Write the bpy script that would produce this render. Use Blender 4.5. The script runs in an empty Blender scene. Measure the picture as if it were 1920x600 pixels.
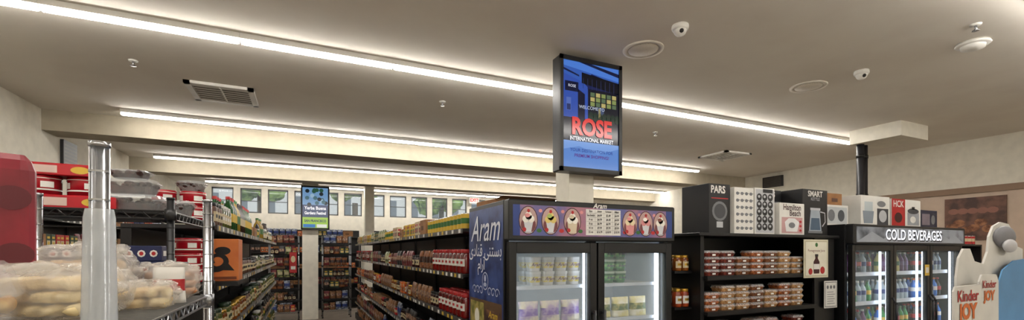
import bpy, math, random
from mathutils import Vector, Matrix
R=random.Random(11)
sc=bpy.context.scene
COL=sc.collection
try:
    sc.view_settings.view_transform='Standard'
except Exception: pass

# ---------------------------------------------------------------- materials
def lin(c):
    return tuple(((x/255)/12.92 if x/255<=.04045 else ((x/255+.055)/1.055)**2.4) for x in c)
MC={}
def mat(n,c,r=.5,m=0.,c2=None,ns=8.,em=0.,a=1.,bump=0.,lo=.4,hi=.6,coat=0.):
    if n in MC: return MC[n]
    k=bpy.data.materials.new(n); k.use_nodes=True
    nt=k.node_tree; b=nt.nodes['Principled BSDF']
    c=lin(c)+(1,)
    b.inputs['Base Color'].default_value=c
    b.inputs['Roughness'].default_value=r
    b.inputs['Metallic'].default_value=m
    b.inputs['Alpha'].default_value=a
    if coat: b.inputs['Coat Weight'].default_value=coat
    if em:
        b.inputs['Emission Color'].default_value=c
        b.inputs['Emission Strength'].default_value=em
    tc=nt.nodes.new('ShaderNodeTexCoord')
    nz=nt.nodes.new('ShaderNodeTexNoise'); nz.inputs['Scale'].default_value=ns
    nz.inputs['Detail'].default_value=4
    nt.links.new(tc.outputs['Object'],nz.inputs['Vector'])
    rp=nt.nodes.new('ShaderNodeValToRGB')
    if c2 is None:
        c2v=tuple(x*.88 for x in c[:3])+(1,); rp.color_ramp.elements[0].position=.3; rp.color_ramp.elements[1].position=.7
    else:
        c2v=lin(c2)+(1,); rp.color_ramp.elements[0].position=lo; rp.color_ramp.elements[1].position=hi
    rp.color_ramp.elements[0].color=c2v; rp.color_ramp.elements[1].color=c
    nt.links.new(nz.outputs['Fac'],rp.inputs['Fac'])
    nt.links.new(rp.outputs['Color'],b.inputs['Base Color'])
    if em and c2 is not None: nt.links.new(rp.outputs['Color'],b.inputs['Emission Color'])
    if bump:
        bp=nt.nodes.new('ShaderNodeBump'); bp.inputs['Strength'].default_value=bump; bp.inputs['Distance'].default_value=.01
        nt.links.new(nz.outputs['Fac'],bp.inputs['Height']); nt.links.new(bp.outputs['Normal'],b.inputs['Normal'])
    MC[n]=k
    return k
def flat(c,r=.45,em=0.):
    return mat('paint_%d_%d_%d_%d'%(c[0],c[1],c[2],int(em*10)),c,r,em=em)
BLK=mat('black_metal',(12,12,14),.4); WHT=mat('white_plastic',(232,230,224),.4)
DRK=mat('dark_grey',(34,34,38),.45); CHR=mat('chrome',(190,192,196),.22,1.)
WIRE=mat('steel_wire',(150,152,156),.3,1.); BWIRE=mat('black_wire',(16,16,18),.4)
CARD=mat('cardboard',(150,106,66),.8,c2=(132,92,56),ns=5)
TAPE=mat('tape',(190,160,118),.3)
PAPER=mat('paper',(216,214,208),.7)
SHELFM=mat('shelf_metal',(26,24,24),.45); RAIL=mat('price_rail',(60,58,56),.4)
CEILM=mat('ceiling_paint',(228,222,211),.9,c2=(223,216,205),ns=1.5)
WALLM=mat('wall_paint',(232,227,213),.9); BEAMM=mat('beam_paint',(178,169,150),.9)
GLASS=mat('door_glass',(200,215,220),.05,a=.1)
CLEAR=mat('clear_plastic',(235,236,238),.12,a=.28,bump=.3,ns=14)
CLEAR2=mat('clear_lid',(225,228,230),.1,a=.3)
LED=mat('led_diffuser',(255,250,243),.5,em=40.)
LEDC=mat('cooler_led',(225,238,255),.5,em=8.)

# ---------------------------------------------------------------- mesh builder
class MB:
    def __init__(s): s.v=[];s.f=[];s.m=[];s.mats=[];s.s=[]
    def mi(s,m):
        if m not in s.mats: s.mats.append(m)
        return s.mats.index(m)
    def add(s,vs,fs,m,sm=False):
        o=len(s.v); s.v+= [tuple(p) for p in vs]; k=s.mi(m)
        for f in fs:
            s.f.append(tuple(i+o for i in f)); s.m.append(k); s.s.append(sm)
        return s
    def box(s,x0,y0,z0,x1,y1,z1,m):
        vs=[(x0,y0,z0),(x1,y0,z0),(x1,y1,z0),(x0,y1,z0),(x0,y0,z1),(x1,y0,z1),(x1,y1,z1),(x0,y1,z1)]
        return s.add(vs,[(0,3,2,1),(4,5,6,7),(0,1,5,4),(1,2,6,5),(2,3,7,6),(3,0,4,7)],m)
    def lathe(s,pr,m,cx=0,cy=0,seg=14,sm=True):
        vs=[];n=len(pr)
        for r,z in pr:
            for i in range(seg):
                a=2*math.pi*i/seg; vs.append((cx+r*math.cos(a),cy+r*math.sin(a),z))
        fs=[]
        for j in range(n-1):
            for i in range(seg):
                k=(i+1)%seg; fs.append((j*seg+i,j*seg+k,(j+1)*seg+k,(j+1)*seg+i))
        return s.add(vs,fs,m,sm)
    def tube(s,p,q,r,m,seg=8,cap=True):
        p=Vector(p);q=Vector(q);d=(q-p).normalized()
        a=d.orthogonal().normalized();b=d.cross(a)
        vs=[]
        for c in (p,q):
            for i in range(seg):
                t=2*math.pi*i/seg; vs.append(c+(a*math.cos(t)+b*math.sin(t))*r)
        fs=[(i,(i+1)%seg,seg+(i+1)%seg,seg+i) for i in range(seg)]
        if cap: fs+=[tuple(range(seg))[::-1],tuple(range(seg,2*seg))]
        return s.add(vs,fs,m,seg>6)
    def rp(s,cx,cy,w,d,r,lv,m,cap=True,k=3):
        vs=[];n=4*(k+1)
        for z,ins in lv:
            hw=w/2-ins;hd=d/2-ins;rr=max(r-ins*.5,.0005); rr=min(rr,hw,hd)
            for q,(sx,sy) in enumerate(((1,1),(-1,1),(-1,-1),(1,-1))):
                for j in range(k+1):
                    a=math.pi/2*(q+j/k)
                    vs.append((cx+sx*(hw-rr)+rr*math.cos(a),cy+sy*(hd-rr)+rr*math.sin(a),z))
        fs=[]
        for j in range(len(lv)-1):
            for i in range(n):
                i2=(i+1)%n; fs.append((j*n+i,j*n+i2,(j+1)*n+i2,(j+1)*n+i))
        if cap:
            fs.append(tuple(range(n))[::-1]); fs.append(tuple(range((len(lv)-1)*n,len(lv)*n)))
        return s.add(vs,fs,m)
    def cb(s,x0,y0,z0,x1,y1,z1,m,b=.006):
        return s.rp((x0+x1)/2,(y0+y1)/2,x1-x0,y1-y0,b,[(z0,b),(z0+b,0),(z1-b,0),(z1,b)],m,k=2)
    def blob(s,c,rx,ry,rz,m,nu=10,nv=7,noise=0.,rot=0,pw=1.,rnd=R):
        vs=[]
        ca,sa=math.cos(rot),math.sin(rot)
        f=lambda t:math.copysign(abs(t)**pw,t)
        for j in range(nv+1):
            ph=math.pi*j/nv
            for i in range(nu):
                th=2*math.pi*i/nu; q=1+noise*(rnd.random()-.5)
                x=rx*f(math.sin(ph))*f(math.cos(th))*q; y=ry*f(math.sin(ph))*f(math.sin(th))*q; z=-rz*f(math.cos(ph))*(q if 0<j<nv else 1)
                vs.append((c[0]+x*ca-y*sa,c[1]+x*sa+y*ca,c[2]+z))
        fs=[(j*nu+i,j*nu+(i+1)%nu,(j+1)*nu+(i+1)%nu,(j+1)*nu+i) for j in range(nv) for i in range(nu)]
        return s.add(vs,fs,m,True)
    def mesh(s,name='m'):
        me=bpy.data.meshes.new(name); me.from_pydata(s.v,[],s.f)
        for m in s.mats: me.materials.append(m)
        me.polygons.foreach_set('material_index',s.m); me.polygons.foreach_set('use_smooth',s.s)
        me.update(); return me
TXT={}
def textdata(t,size,off,shear):
    k=(t,size,off,shear)
    if k in TXT: return TXT[k]
    cu=bpy.data.curves.new('t','FONT'); cu.body=t; cu.size=size; cu.align_x='CENTER'; cu.align_y='CENTER'
    cu.resolution_u=3; cu.offset=off; cu.shear=shear
    ob=bpy.data.objects.new('t',cu); COL.objects.link(ob); bpy.context.view_layer.update()
    me=bpy.data.meshes.new_from_object(ob.evaluated_get(bpy.context.evaluated_depsgraph_get()))
    d=([tuple(v.co) for v in me.vertices],[tuple(p.vertices) for p in me.polygons])
    bpy.data.objects.remove(ob); bpy.data.curves.remove(cu); bpy.data.meshes.remove(me)
    TXT[k]=d; return d
class Fr:
    """flat graphics drawn on one face of a thing"""
    def __init__(s,mb,o,face):
        s.mb=mb;s.o=Vector(o);s.V=Vector((0,0,1))
        s.U,s.N={'F':((1,0,0),(0,-1,0)),'L':((0,-1,0),(-1,0,0)),'R':((0,1,0),(1,0,0)),'B':((-1,0,0),(0,1,0))}[face]
        s.U=Vector(s.U);s.N=Vector(s.N)
    def P(s,u,v,l): return s.o+s.U*u+s.V*v+s.N*l
    def rect(s,u0,v0,u1,v1,m,l=.001):
        s.mb.add([s.P(u0,v0,l),s.P(u1,v0,l),s.P(u1,v1,l),s.P(u0,v1,l)],[(0,1,2,3)],m)
    def poly(s,pts,m,l=.001): s.mb.add([s.P(u,v,l) for u,v in pts],[tuple(range(len(pts)))],m)
    def ell(s,u,v,ru,rv,m,l=.001,n=18): s.poly([(u+ru*math.cos(6.2832*i/n),v+rv*math.sin(6.2832*i/n)) for i in range(n)],m,l)
    def strip(s,pts,ws,m,l=.001):
        L=[];n=len(pts)
        for i,(u,v) in enumerate(pts):
            a=pts[max(i-1,0)];b=pts[min(i+1,n-1)];dx=b[0]-a[0];dy=b[1]-a[1];q=math.hypot(dx,dy) or 1
            w=ws[i] if isinstance(ws,(list,tuple)) else ws
            L.append(s.P(u-dy/q*w/2,v+dx/q*w/2,l));L.append(s.P(u+dy/q*w/2,v-dx/q*w/2,l))
        s.mb.add(L,[(2*i,2*i+1,2*i+3,2*i+2) for i in range(n-1)],m)
    def text(s,t,u,v,size,m,l=.002,off=0.,sx=1.,shear=0.,rot=0.):
        vs,fs=textdata(t,round(size,4),off,shear); c,n=math.cos(rot),math.sin(rot)
        s.mb.add([s.P(u+(x*sx*c-y*n),v+(x*sx*n+y*c),l) for x,y,z in vs],fs,m)

# ---------------------------------------------------------------- objects
def setp(o,label,cat,group):
    o['label']=label;o['category']=cat
    if group:o['group']=group
def thing(name,label,cat,loc=(0,0,0),group=None,rz=0.):
    e=bpy.data.objects.new(name,None); e.empty_display_size=.05; e.location=loc; e.rotation_euler=(0,0,rz)
    COL.objects.link(e); setp(e,label,cat,group); return e
def part(par,mb,name,label=None,loc=(0,0,0)):
    o=bpy.data.objects.new(name,mb if isinstance(mb,bpy.types.Mesh) else mb.mesh(name)); COL.objects.link(o); o.parent=par; o.location=loc
    if label:o['label']=label
    return o
class PT:
    """each line of writing becomes a part of its own"""
    def __init__(s,par,o,face,name='lettering'): s.par=par;s.o=o;s.face=face;s.name=name
    def text(s,*a,**k):
        m=MB(); Fr(m,s.o,s.face).text(*a,**k); part(s.par,m,s.name)
def solo(mb,name,label,cat,loc=(0,0,0),group=None,rz=0.):
    o=bpy.data.objects.new(name,mb if isinstance(mb,bpy.types.Mesh) else mb.mesh(name)); COL.objects.link(o)
    o.location=loc;o.rotation_euler=(0,0,rz); setp(o,label,cat,group); return o
def struct(mb,name):
    o=bpy.data.objects.new(name,mb.mesh(name)); COL.objects.link(o); o['kind']='structure'
    o['label']=name.split('_')[0]+' surface of the shop interior'; o['category']=name.split('_')[0]; return o
class Kind:
    def __init__(s,name,label,cat,w,d,h,parts): s.name=name;s.label=label;s.cat=cat;s.w=w;s.d=d;s.h=h;s.parts=[(n,p.mesh(n)) for n,p in parts]
    def put(s,x,y,z,group,rz=0.,label=None):
        if len(s.parts)==1: return solo(s.parts[0][1],s.name,label or s.label,s.cat,(x,y,z),group,rz)
        e=thing(s.name,label or s.label,s.cat,(x,y,z),group,rz)
        for n,me in s.parts: part(e,me,n)
        return e

# ---------------------------------------------------------------- room
H=1.66; CZ=3.51; XL,XR,YB,YF=-3.1,10.,-2.6,14.6
FLOORM=mat('floor_vinyl',(150,140,128),.35,c2=(128,118,106),ns=3)
struct(MB().box(XL-.2,YB-.2,-.1,XR+.2,YF+.2,0,FLOORM),'floor')
struct(MB().box(XL-.2,YB-.2,CZ,XR+.2,YF+.2,CZ+.15,CEILM),'ceiling')
struct(MB().box(XL-.2,YB-.2,0,XL,YF+.2,CZ,WALLM),'wall_left')
struct(MB().box(XR,YB-.2,0,XR+.2,YF+.2,CZ,WALLM),'wall_right')
struct(MB().box(XL,YB-.2,0,XR,YB,CZ,WALLM),'wall_back')
m=MB(); m.box(XL,YF,0,XR,YF+.15,2.75,WALLM); m.box(XL,YF,3.44,XR,YF+.15,CZ,WALLM)
wx=[-3.0+i*.68 for i in range(16)]
px=XL
for x in wx: 
    m.box(px,YF,2.75,x,YF+.15,3.44,WALLM); px=x+.52
m.box(px,YF,2.75,XR,YF+.15,3.44,WALLM)
struct(m,'wall_front')
for i,x in enumerate(wx):
    w=MB(); y=YF+.06
    for a in ((x,2.75,x+.03,3.44),(x+.49,2.75,x+.52,3.44),(x,2.75,x+.52,2.79),(x,3.4,x+.52,3.44),(x,3.08,x+.52,3.1)): w.box(a[0],y,a[1],a[2],y+.04,a[3],mat('window_frame',(90,92,92),.5))
    w.box(x+.03,y+.015,2.79,x+.49,y+.02,3.4,GLASS)
    struct(w,'window_%d'%(i+1))
for i,y in enumerate((7.85,11.05)):
    struct(MB().box(XL,y,3.24,XR,y+.42,CZ,BEAMM),'trim_%d'%(i+1))
struct(MB().box(2.3,3.71,0,2.58,3.96,CZ,WALLM),'trim_3')
struct(MB().box(-.06,12.16,0,.3,12.5,CZ,WALLM),'trim_4')
struct(MB().box(1.55,13.4,0,1.8,13.65,CZ,WALLM),'trim_5')
struct(MB().box(7.61,3.5,3.3,8.33,4.16,CZ,WALLM),'trim_6')
struct(MB().box(9.93,-1,2.62,10,7.4,2.72,mat('brown_trim',(140,114,92),.6)),'trim_7')
struct(MB().box(XR-.02,YB,0,XR,YF,.1,DRK),'baseboard_right')
struct(MB().box(XL,YB,0,XL+.02,YF,.1,DRK),'baseboard_left')
m=MB(); m.box(9.965,.5,1.4,10,7.2,2.62,mat('pink_wall_panel',(196,174,154),.4)); struct(m,'trim_8')

OUT=mat('outdoor_ground',(170,168,160),.9)
struct(MB().box(-30,15.2,-.2,40,50,-.05,OUT),'ground')
LEAF=mat('foliage',(130,160,80),.8,c2=(50,84,32),ns=3,bump=.5)
BARK=mat('bark',(70,55,42),.9)
for i,(x,y,z,r) in enumerate([(-1.8,23,4.7,.9),(2.2,23,4.6,1.1),(6.2,22,4.6,1.2),(10.2,22.5,4.6,1.2),(14.4,22,4.7,1.1)]):
    e=thing('street_tree','leafy green street tree outside the high windows','tree',(x,y,-.05),'street trees outside')
    part(e,MB().tube((0,0,0),(0,0,z-r*.5),.13,BARK),'trunk')
    c=MB()
    for k in range(11): c.blob((R.uniform(-1,1)*r*.7,R.uniform(-1,1)*r*.5,z+R.uniform(-.6,.6)*r),r*.42,r*.42,r*.38,LEAF,noise=.45)
    part(e,c,'canopy')
b=MB(); bw=mat('far_facade',(190,192,190),.8); b.box(-14,32,-.05,34,36,5.6,bw)
f=Fr(b,(0,32,0),'F')
for i in range(30): f.rect(-13+i*1.5,1,-12.2+i*1.5,5.2,mat('far_window',(96,104,112),.3),.02)
solo(b,'building','pale low building across the street','building')

# ---------------------------------------------------------------- ceiling lights
hs=MB(); hs.box(0,-.045,.03,1.268,.045,.075,WHT); hs.box(0,-.04,.0,.006,.04,.03,WHT)
hm=hs.mesh('housing')
df=MB(); df.rp(.637,0,1.25,.062,.012,[(0,.01),(.01,0),(.03,0)],LED)
dm=df.mesh('diffuser')
for Y,x0,x1 in ((4.47,-3.04,8.1),(7.45,-2.17,8.4),(10.6,-2.6,9.9),(13.7,-2.3,9.0),(1.37,-3.04,8.1),(-1.7,-3.04,8.1)):
    n=int(round((x1-x0)/1.27)); 
    for i in range(n):
        e=thing('linear_ceiling_light','long white linear ceiling light with glowing diffuser','ceiling light',(x0+i*1.27,Y,CZ-.075),'linear lights under the ceiling')
        part(e,hm,'housing'); part(e,dm,'diffuser')

G0=mat('vent_inner',(46,44,42),.6)
def vent(x,y,s=.66):
    e=thing('air_vent','square white louvred air vent in the ceiling','air vent',(x,y,CZ-.03),'ceiling air vents')
    f=MB(); w=.06
    for a in ((-s/2,-s/2,s/2,-s/2+w),(-s/2,s/2-w,s/2,s/2),(-s/2,-s/2,-s/2+w,s/2),(s/2-w,-s/2,s/2,s/2)): f.box(a[0],a[1],0,a[2],a[3],.03,WHT)
    f.box(-s/2+w,-s/2+w,.024,s/2-w,s/2-w,.03,G0)
    part(e,f,'frame')
    l=MB(); n=7
    for i in range(n):
        yy=-s/2+w+(s-2*w)*(i+.5)/n
        l.add([(-s/2+w,yy-.018,.008),(s/2-w,yy-.018,.008),(s/2-w,yy+.018,.004),(-s/2+w,yy+.018,.004)],[(0,1,2,3)],WHT)
    l.box(-.006,-s/2+w,-.003,.006,s/2-w,.016,WHT)
    part(e,l,'louvers')
vent(-.86,6.2); vent(7.3,6.18); vent(-.94,12.2,.6)
def speaker(x,y):
    e=thing('ceiling_speaker','round white recessed ceiling speaker with grille','speaker',(x,y,CZ-.012),'recessed ceiling speakers')
    part(e,MB().lathe([(.0,.01),(.14,.01),(.145,.002),(.18,.0),(.182,.012)],mat('speaker_rim',(225,218,205),.7),seg=32),'rim')
    part(e,MB().lathe([(0,-.001),(.13,.0),(.135,.009)],mat('speaker_grille',(214,206,192),.8,c2=(184,176,162),ns=180),seg=32),'grille')
speaker(2.81,3.26); speaker(5.12,3.22)
def cam(x,y):
    e=thing('dome_security_camera','small white dome security camera on the ceiling','security camera',(x,y,CZ),'ceiling security cameras')
    part(e,MB().lathe([(0,0),(.065,0),(.068,-.02),(.06,-.04),(0,-.04)],WHT,seg=20),'base')
    part(e,MB().blob((0,0,-.045),.05,.05,.045,WHT,14,9),'ball')
    part(e,MB().blob((-.02,-.035,-.06),.018,.018,.018,BLK,10,7),'lens')
cam(2.79,2.79); cam(5.18,2.72)
e=thing('smoke_detector','white round smoke detector on the ceiling','smoke detector',(5.37,1.94,CZ))
part(e,MB().lathe([(0,0),(.11,0),(.12,-.02),(.11,-.03),(0,-.03)],WHT,seg=24),'base')
part(e,MB().lathe([(.085,-.03),(.08,-.055),(.03,-.065),(0,-.065)],WHT,seg=24),'cover')
def sprink(x,y):
    e=thing('fire_sprinkler','small pendant fire sprinkler head on the ceiling','sprinkler',(x,y,CZ),'fire sprinkler heads')
    part(e,MB().lathe([(0,0),(.04,0),(.035,-.012),(0,-.012)],WHT),'escutcheon')
    part(e,MB().tube((0,0,-.01),(0,0,-.05),.01,CHR).lathe([(0,-.05),(.025,-.05),(.025,-.055),(0,-.055)],CHR),'head')
for x,y in ((-1.51,5.5),(1.54,5.42),(4.93,5.44),(4.96,1.775)): sprink(x,y)
def wvent(name,label,face,o,w,h):
    m=MB(); m.rp(0,0,.04,w,.005,[(-h/2,0),(h/2,0)],DRK)
    f=Fr(m,(.02 if face=='R' else -.02,0,0),face)
    for i in range(9): f.rect(-w*.44,-h*.45+i*h*.1,w*.44,-h*.41+i*h*.1,mat('vent_slat',(90,84,76),.5),.002)
    solo(m,name,label,'vent',o)
wvent('wall_grille','dark square grille mounted high on the side wall','R',(-3.08,8.55,2.98),.42,.5)
wvent('wall_grille','grey louvred grille high on the side wall','L',(9.98,7.1,3.3),.5,.25)
for x,y in ((7.74,4.08),(7.87,4.1)):
    m=MB().tube((0,0,0),(0,0,3.3),.05,DRK,12)
    for z in (2.5,3.1): m.tube((0,0,z),(0,0,z+.05),.057,BLK,12)
    solo(m,'duct_pipe','dark vertical pipe rising into a boxed ceiling soffit','pipe',(x,y,0),'vertical pipes')

# ---------------------------------------------------------------- TV displays
def tv(name,label,x0,x1,yf,yb,z0,z1,draw):
    e=thing(name,label,'screen',(x0,yf,z0))
    w=x1-x0;h=z1-z0;d=yb-yf
    c=MB(); c.cb(0,.01,0,w,d,h,BLK,.008)
    for a in ((0,0,w,.04),(0,h-.04,w,h),(0,0,.035,h),(w-.035,0,w,h)): c.box(a[0],-.004,a[1],a[2],.012,a[3],BLK)
    part(e,c,'casing')
    s=MB(); f=Fr(s,(0,.008,0),'F'); g=PT(e,(0,.002,0),'F')
    draw(f,g,w,h)
    part(e,s,'screen')
def E(c,em=.9):
    n='screen_%d_%d_%d'%c
    if n in MC:return MC[n]
    k=mat(n,(6,6,8),.15); b=k.node_tree.nodes['Principled BSDF']; b.inputs['Emission Color'].default_value=lin(c)+(1,); b.inputs['Emission Strength'].default_value=em
    return k
def draw1(f,g,w,h):
    a=.0345
    f.rect(a,.04,w-a,h-.04,E((16,28,80)))
    f.rect(a,.04,w-a,.285,E((84,132,206)),.0015)
    f.poly([(a,.2),(w*.3,.24),(w*.6,.18),(w-a,.25),(w-a,.285),(a,.285)],E((112,156,222)),.0018)
    f.rect(a,.285,w-a,.50,E((12,14,34)),.0015)
    f.poly([(a,.5),(w*.44,.5),(w*.44,.8),(w*.36,.84),(a,.9)],E((48,80,170)),.0015)
    f.poly([(a,.9),(w*.36,.84),(w*.5,.93),(w-a,.87),(w-a,h-.04),(a,h-.04)],E((52,92,178)),.0015)
    f.poly([(a,.97),(w-a,.9),(w-a,h-.04),(a,h-.04)],E((74,124,212)),.0017)
    f.poly([(w*.3,h-.04),(w-a,.94),(w-a,.975),(w*.5,h-.04)],E((14,22,60)),.002)
    f.poly([(a,.93),(w*.3,.885),(w*.3,.9),(a,.95)],E((16,26,66)),.002)
    f.poly([(w*.34,.83),(w-a,.775),(w-a,.885),(w*.34,.93)],E((5,7,18)),.002)
    for i in range(8): f.rect(w*.36+i*.05,.782,w*.36+i*.05+.005,.88,E((40,52,96)),.0025)
    f.rect(w*.44,.5,w-a,.785,E((7,11,30)),.002)
    for i in range(5):
        for j in range(3): f.rect(w*.48+i*.062,.63+j*.045,w*.48+i*.062+.048,.668+j*.045,E(((132,146,84),(186,172,108),(90,110,80))[(i*2+j)%3]),.0025)
    for i in range(7): f.ell(w*.46+.05*i+.02,.53,.03,.045,E((18,42,30)),.003,9)
    f.rect(w*.6,.51,w*.7,.625,E((60,76,110)),.0028); f.rect(w*.61,.52,w*.645,.615,E((150,140,96)),.003)
    f.rect(.055,.74,.2,.83,E((10,16,50)),.0025); g.text('ROSE',.128,.787,.035,E((230,235,255)))
    f.rect(.07,.56,.12,.68,E((84,108,180)),.0025); f.rect(.075,.565,.115,.62,E((30,46,100)),.0028)
    f.poly([(w*.28,.5),(w*.39,.5),(w*.39,.73),(w*.28,.77)],E((8,12,42)),.0025)
    for i in range(9): f.rect(a+.03+i*.066,.285,a+.05+i*.066,.31,E((30,34,60)),.0018)
    g.text('WELCOME TO',w/2,.605,.044,E((205,215,235)))
    g.text('ROSE',w/2,.415,.215,E((222,40,36)),off=.009,sx=.88)
    g.text('INTERNATIONAL MARKET',w/2,.305,.05,E((245,245,250)),off=.0015,sx=.82)
    g.text('YOUR DESTINATION FOR',w/2,.2,.041,E((30,62,150)),off=.0006)
    g.text('PREMIUM SHOPPING!',w/2,.15,.041,E((90,40,130)),off=.0008)
tv('hanging_display_screen','tall portrait black-framed advertising screen on column near ceiling',2.105,2.80,3.55,3.69,2.40,3.46,draw1)
def draw2(f,g,w,h):
    f.rect(.03,.03,w-.03,h-.03,E((24,50,92)))
    f.rect(.03,.6,w-.03,h-.03,E((110,150,190)),.0015)
    for i in range(16): f.ell(R.uniform(.08,w-.08),R.uniform(.6,.98),.05,.05,E(R.choice([(40,80,60),(150,180,200),(20,34,40),(60,100,110)])),.002+i*.0002,7)
    f.rect(.03,.03,w-.03,.3,E((150,190,60)),.0015)
    f.rect(.05,.05,w*.5,.13,E((30,110,180)),.0025); f.rect(w*.55,.05,w-.06,.13,E((225,225,215)),.0025)
    g.text('Yerba Buena',w/2,.52,.11,E((245,245,250)),off=.003,sx=.85)
    g.text('Gardens Festival',w/2,.40,.1,E((245,245,250)),off=.003,sx=.72)
    g.text('SAN FRANCISCO',w/2,.21,.08,E((20,40,70)),off=.003,sx=.8)
tv('display_screen','portrait advertising screen with blue photo on a white column',-.09,.55,12.02,12.15,2.2,3.26,draw2)
e=thing('exit_sign','small white exit sign with red letters','sign',(5.16,14.3,3.28))
part(e,MB().cb(-.17,0,0,.17,.05,.2,WHT).box(-.01,.02,.2,.01,.03,.23,WHT),'housing')
PT(e,(0,0,0),'F').text('EXIT',0,.1,.15,flat((210,30,30),em=1.5),off=.004)

# ---------------------------------------------------------------- product kinds
def jar(n,lab,body,lid,labm,r,h,lb=(.2,.62)):
    m=MB(); m.lathe([(0,0),(r*.92,0),(r,.012),(r,h*.76),(r*.8,h*.85)],body,seg=12)
    z0,z1=h*lb[0],h*lb[1]
    for a0 in (0,math.pi):
        for za,zb,mm,rr in ((z0,z1,labm,1.012),(z0+(z1-z0)*.35,z0+(z1-z0)*.7,lid,1.022)):
            aa=[a0-.95+.475*i for i in range(5)] if rr<1.02 else [a0-.55+.275*i for i in range(5)]
            vs=[(r*rr*math.cos(a),r*rr*math.sin(a),z) for z in (za,zb) for a in aa]
            vs=[(-y,x,z) for x,y,z in vs]
            m.add(vs,[(i,i+1,i+6,i+5) for i in range(4)],mm,True)
    m.lathe([(r*.86,h*.85),(r*.88,h*.87),(r*.88,h*.985),(r*.84,h),(0,h)],lid,seg=12)
    return Kind(n,lab,'jar',2*r,2*r,h,[('jar',m)])
def can(n,lab,c1,c2,r,h):
    m=MB(); m.lathe([(0,0),(r,0),(r,.006)],CHR,seg=12); m.lathe([(r,.006),(r,h*.35)],c1,seg=12); m.lathe([(r,h*.35),(r,h*.7)],c2,seg=12); m.lathe([(r,h*.7),(r,h-.006)],c1,seg=12)
    m.lathe([(r,h-.006),(r,h),(r*.9,h),(r*.88,h-.004),(0,h-.004)],CHR,seg=12)
    return Kind(n,lab,'can',2*r,2*r,h,[('can',m)])
def bottle(n,lab,body,cap,labm,r,h,lb=(.25,.5)):
    m=MB(); m.lathe([(0,0),(r*.9,0),(r,.01),(r,h*.58),(r*.85,h*.68),(r*.4,h*.82),(r*.34,h*.92)],body,seg=12)
    m.lathe([(r*1.012,h*lb[0]),(r*1.012,h*lb[1])],labm,seg=12)
    m.lathe([(r*.42,h*.91),(r*.42,h),(0,h)],cap,seg=10)
    return Kind(n,lab,'bottle',2*r,2*r,h,[('bottle',m)])
def bag(n,lab,m1,m2,w,d,h,sd=3):
    m=MB();nu=16;nv=9;vs=[];rr=random.Random(sd)
    for j in range(nv+1):
        v=j/nv; th=d/2*(math.sin(math.pi*(.12+.88*v))**.6 if v<1 else .04)
        if v<.01: th=d/2*.8
        for i in range(nu):
            a=2*math.pi*i/nu; c=math.cos(a);s=math.sin(a)
            q=1+.08*(rr.random()-.5)
            vs.append((w/2*math.copysign(abs(c)**.5,c)*(.94+.06*math.cos(v*6)),th*math.copysign(abs(s)**.8,s)*q,h*v))
    def face(j): return [(j*nu+i,j*nu+(i+1)%nu,(j+1)*nu+(i+1)%nu,(j+1)*nu+i) for i in range(nu)]
    m.add(vs,sum([face(j) for j in range(nv) if j not in (3,4,5)],[])+[tuple(range(nu))[::-1]],m1,True)
    m.add(vs,sum([face(j) for j in (3,4,5)],[]),m2,True)
    return Kind(n,lab,'bag',w,d,h,[('bag',m)])
def carton(n,lab,m1,m2,m3,w,d,h):
    m=MB(); m.cb(-w/2,-d/2,0,w/2,d/2,h,m1,.003)
    for fc,o,ww in (('F',(0,-d/2,0),w),('B',(0,d/2,0),w),('L',(-w/2,0,0),d),('R',(w/2,0,0),d)):
        f=Fr(m,o,fc); f.rect(-ww*.38,h*.2,ww*.38,h*.55,m2,.0008); f.rect(-ww*.3,h*.68,ww*.3,h*.84,m3,.0008); f.ell(0,h*.36,ww*.22,h*.11,m3,.0014,10)
    return Kind(n,lab,'carton',w,d,h,[('carton',m)])
def case(n,lab,w,d,h,mm=CARD):
    m=MB(); m.cb(-w/2,-d/2,0,w/2,d/2,h,mm,.003); m.box(-w/2,-.025,h,w/2,.025,h+.0008,TAPE)
    for fc,o,ww in (('F',(0,-d/2,0),w),('B',(0,d/2,0),w),('L',(-w/2,0,0),d),('R',(w/2,0,0),d)):
        f=Fr(m,o,fc); f.rect(-ww*.3,h*.3,ww*.1,h*.6,mat('carton_print',(100,68,40),.8),.0006)
    return Kind(n,lab,'cardboard box',w,d,h,[('box',m)])
G=lambda *c:flat(c)
RED=G(168,28,30);DRED=mat('tomato_red',(120,16,14),.25,c2=(80,8,8),coat=.5);YEL=G(206,170,56);GRN=G(52,104,48);DGRN=G(28,52,30);ORG=G(204,104,40);BRN=G(84,52,34);CRM=G(196,180,144);BLU=G(34,56,120);PUR=G(96,50,110)
GOLD=mat('gold_lid',(190,150,60),.3,.8)
AMB=mat('honey',(140,78,24),.2,c2=(96,46,12)); OLV=mat('olive_brine',(84,88,40),.2,c2=(50,56,24)); PIK=mat('pickle',(110,104,54),.2,c2=(60,74,32),ns=40)
NUT=mat('nuts_mix',(150,96,52),.7,c2=(92,44,24),ns=90,bump=.6); LEN=mat('lentils',(150,104,62),.6,c2=(84,52,32),ns=60); SPI=mat('spice_red',(120,42,28),.6,c2=(64,24,18),ns=30)
DATE=mat('dates',(66,30,20),.35,c2=(36,14,10),ns=40,bump=.5); DK1=mat('dark_snack',(70,40,30),.3,c2=(34,22,20),ns=24)
MIX=mat('printed_film',(180,150,120),.3,c2=(84,36,36),ns=26); MIX2=mat('printed_film_blue',(170,176,186),.3,c2=(50,60,90),ns=26); MIX3=mat('printed_film_green',(160,160,104),.3,c2=(46,66,34),ns=26)
K={}
K['rj']=jar('sauce_jar','tall glass jar of red sauce with white label',DRED,RED,PAPER,.05,.2,(.3,.6))
K['rj2']=jar('sauce_jar','small glass jar of red paste with cream label',DRED,RED,CRM,.038,.13,(.25,.6))
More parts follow.
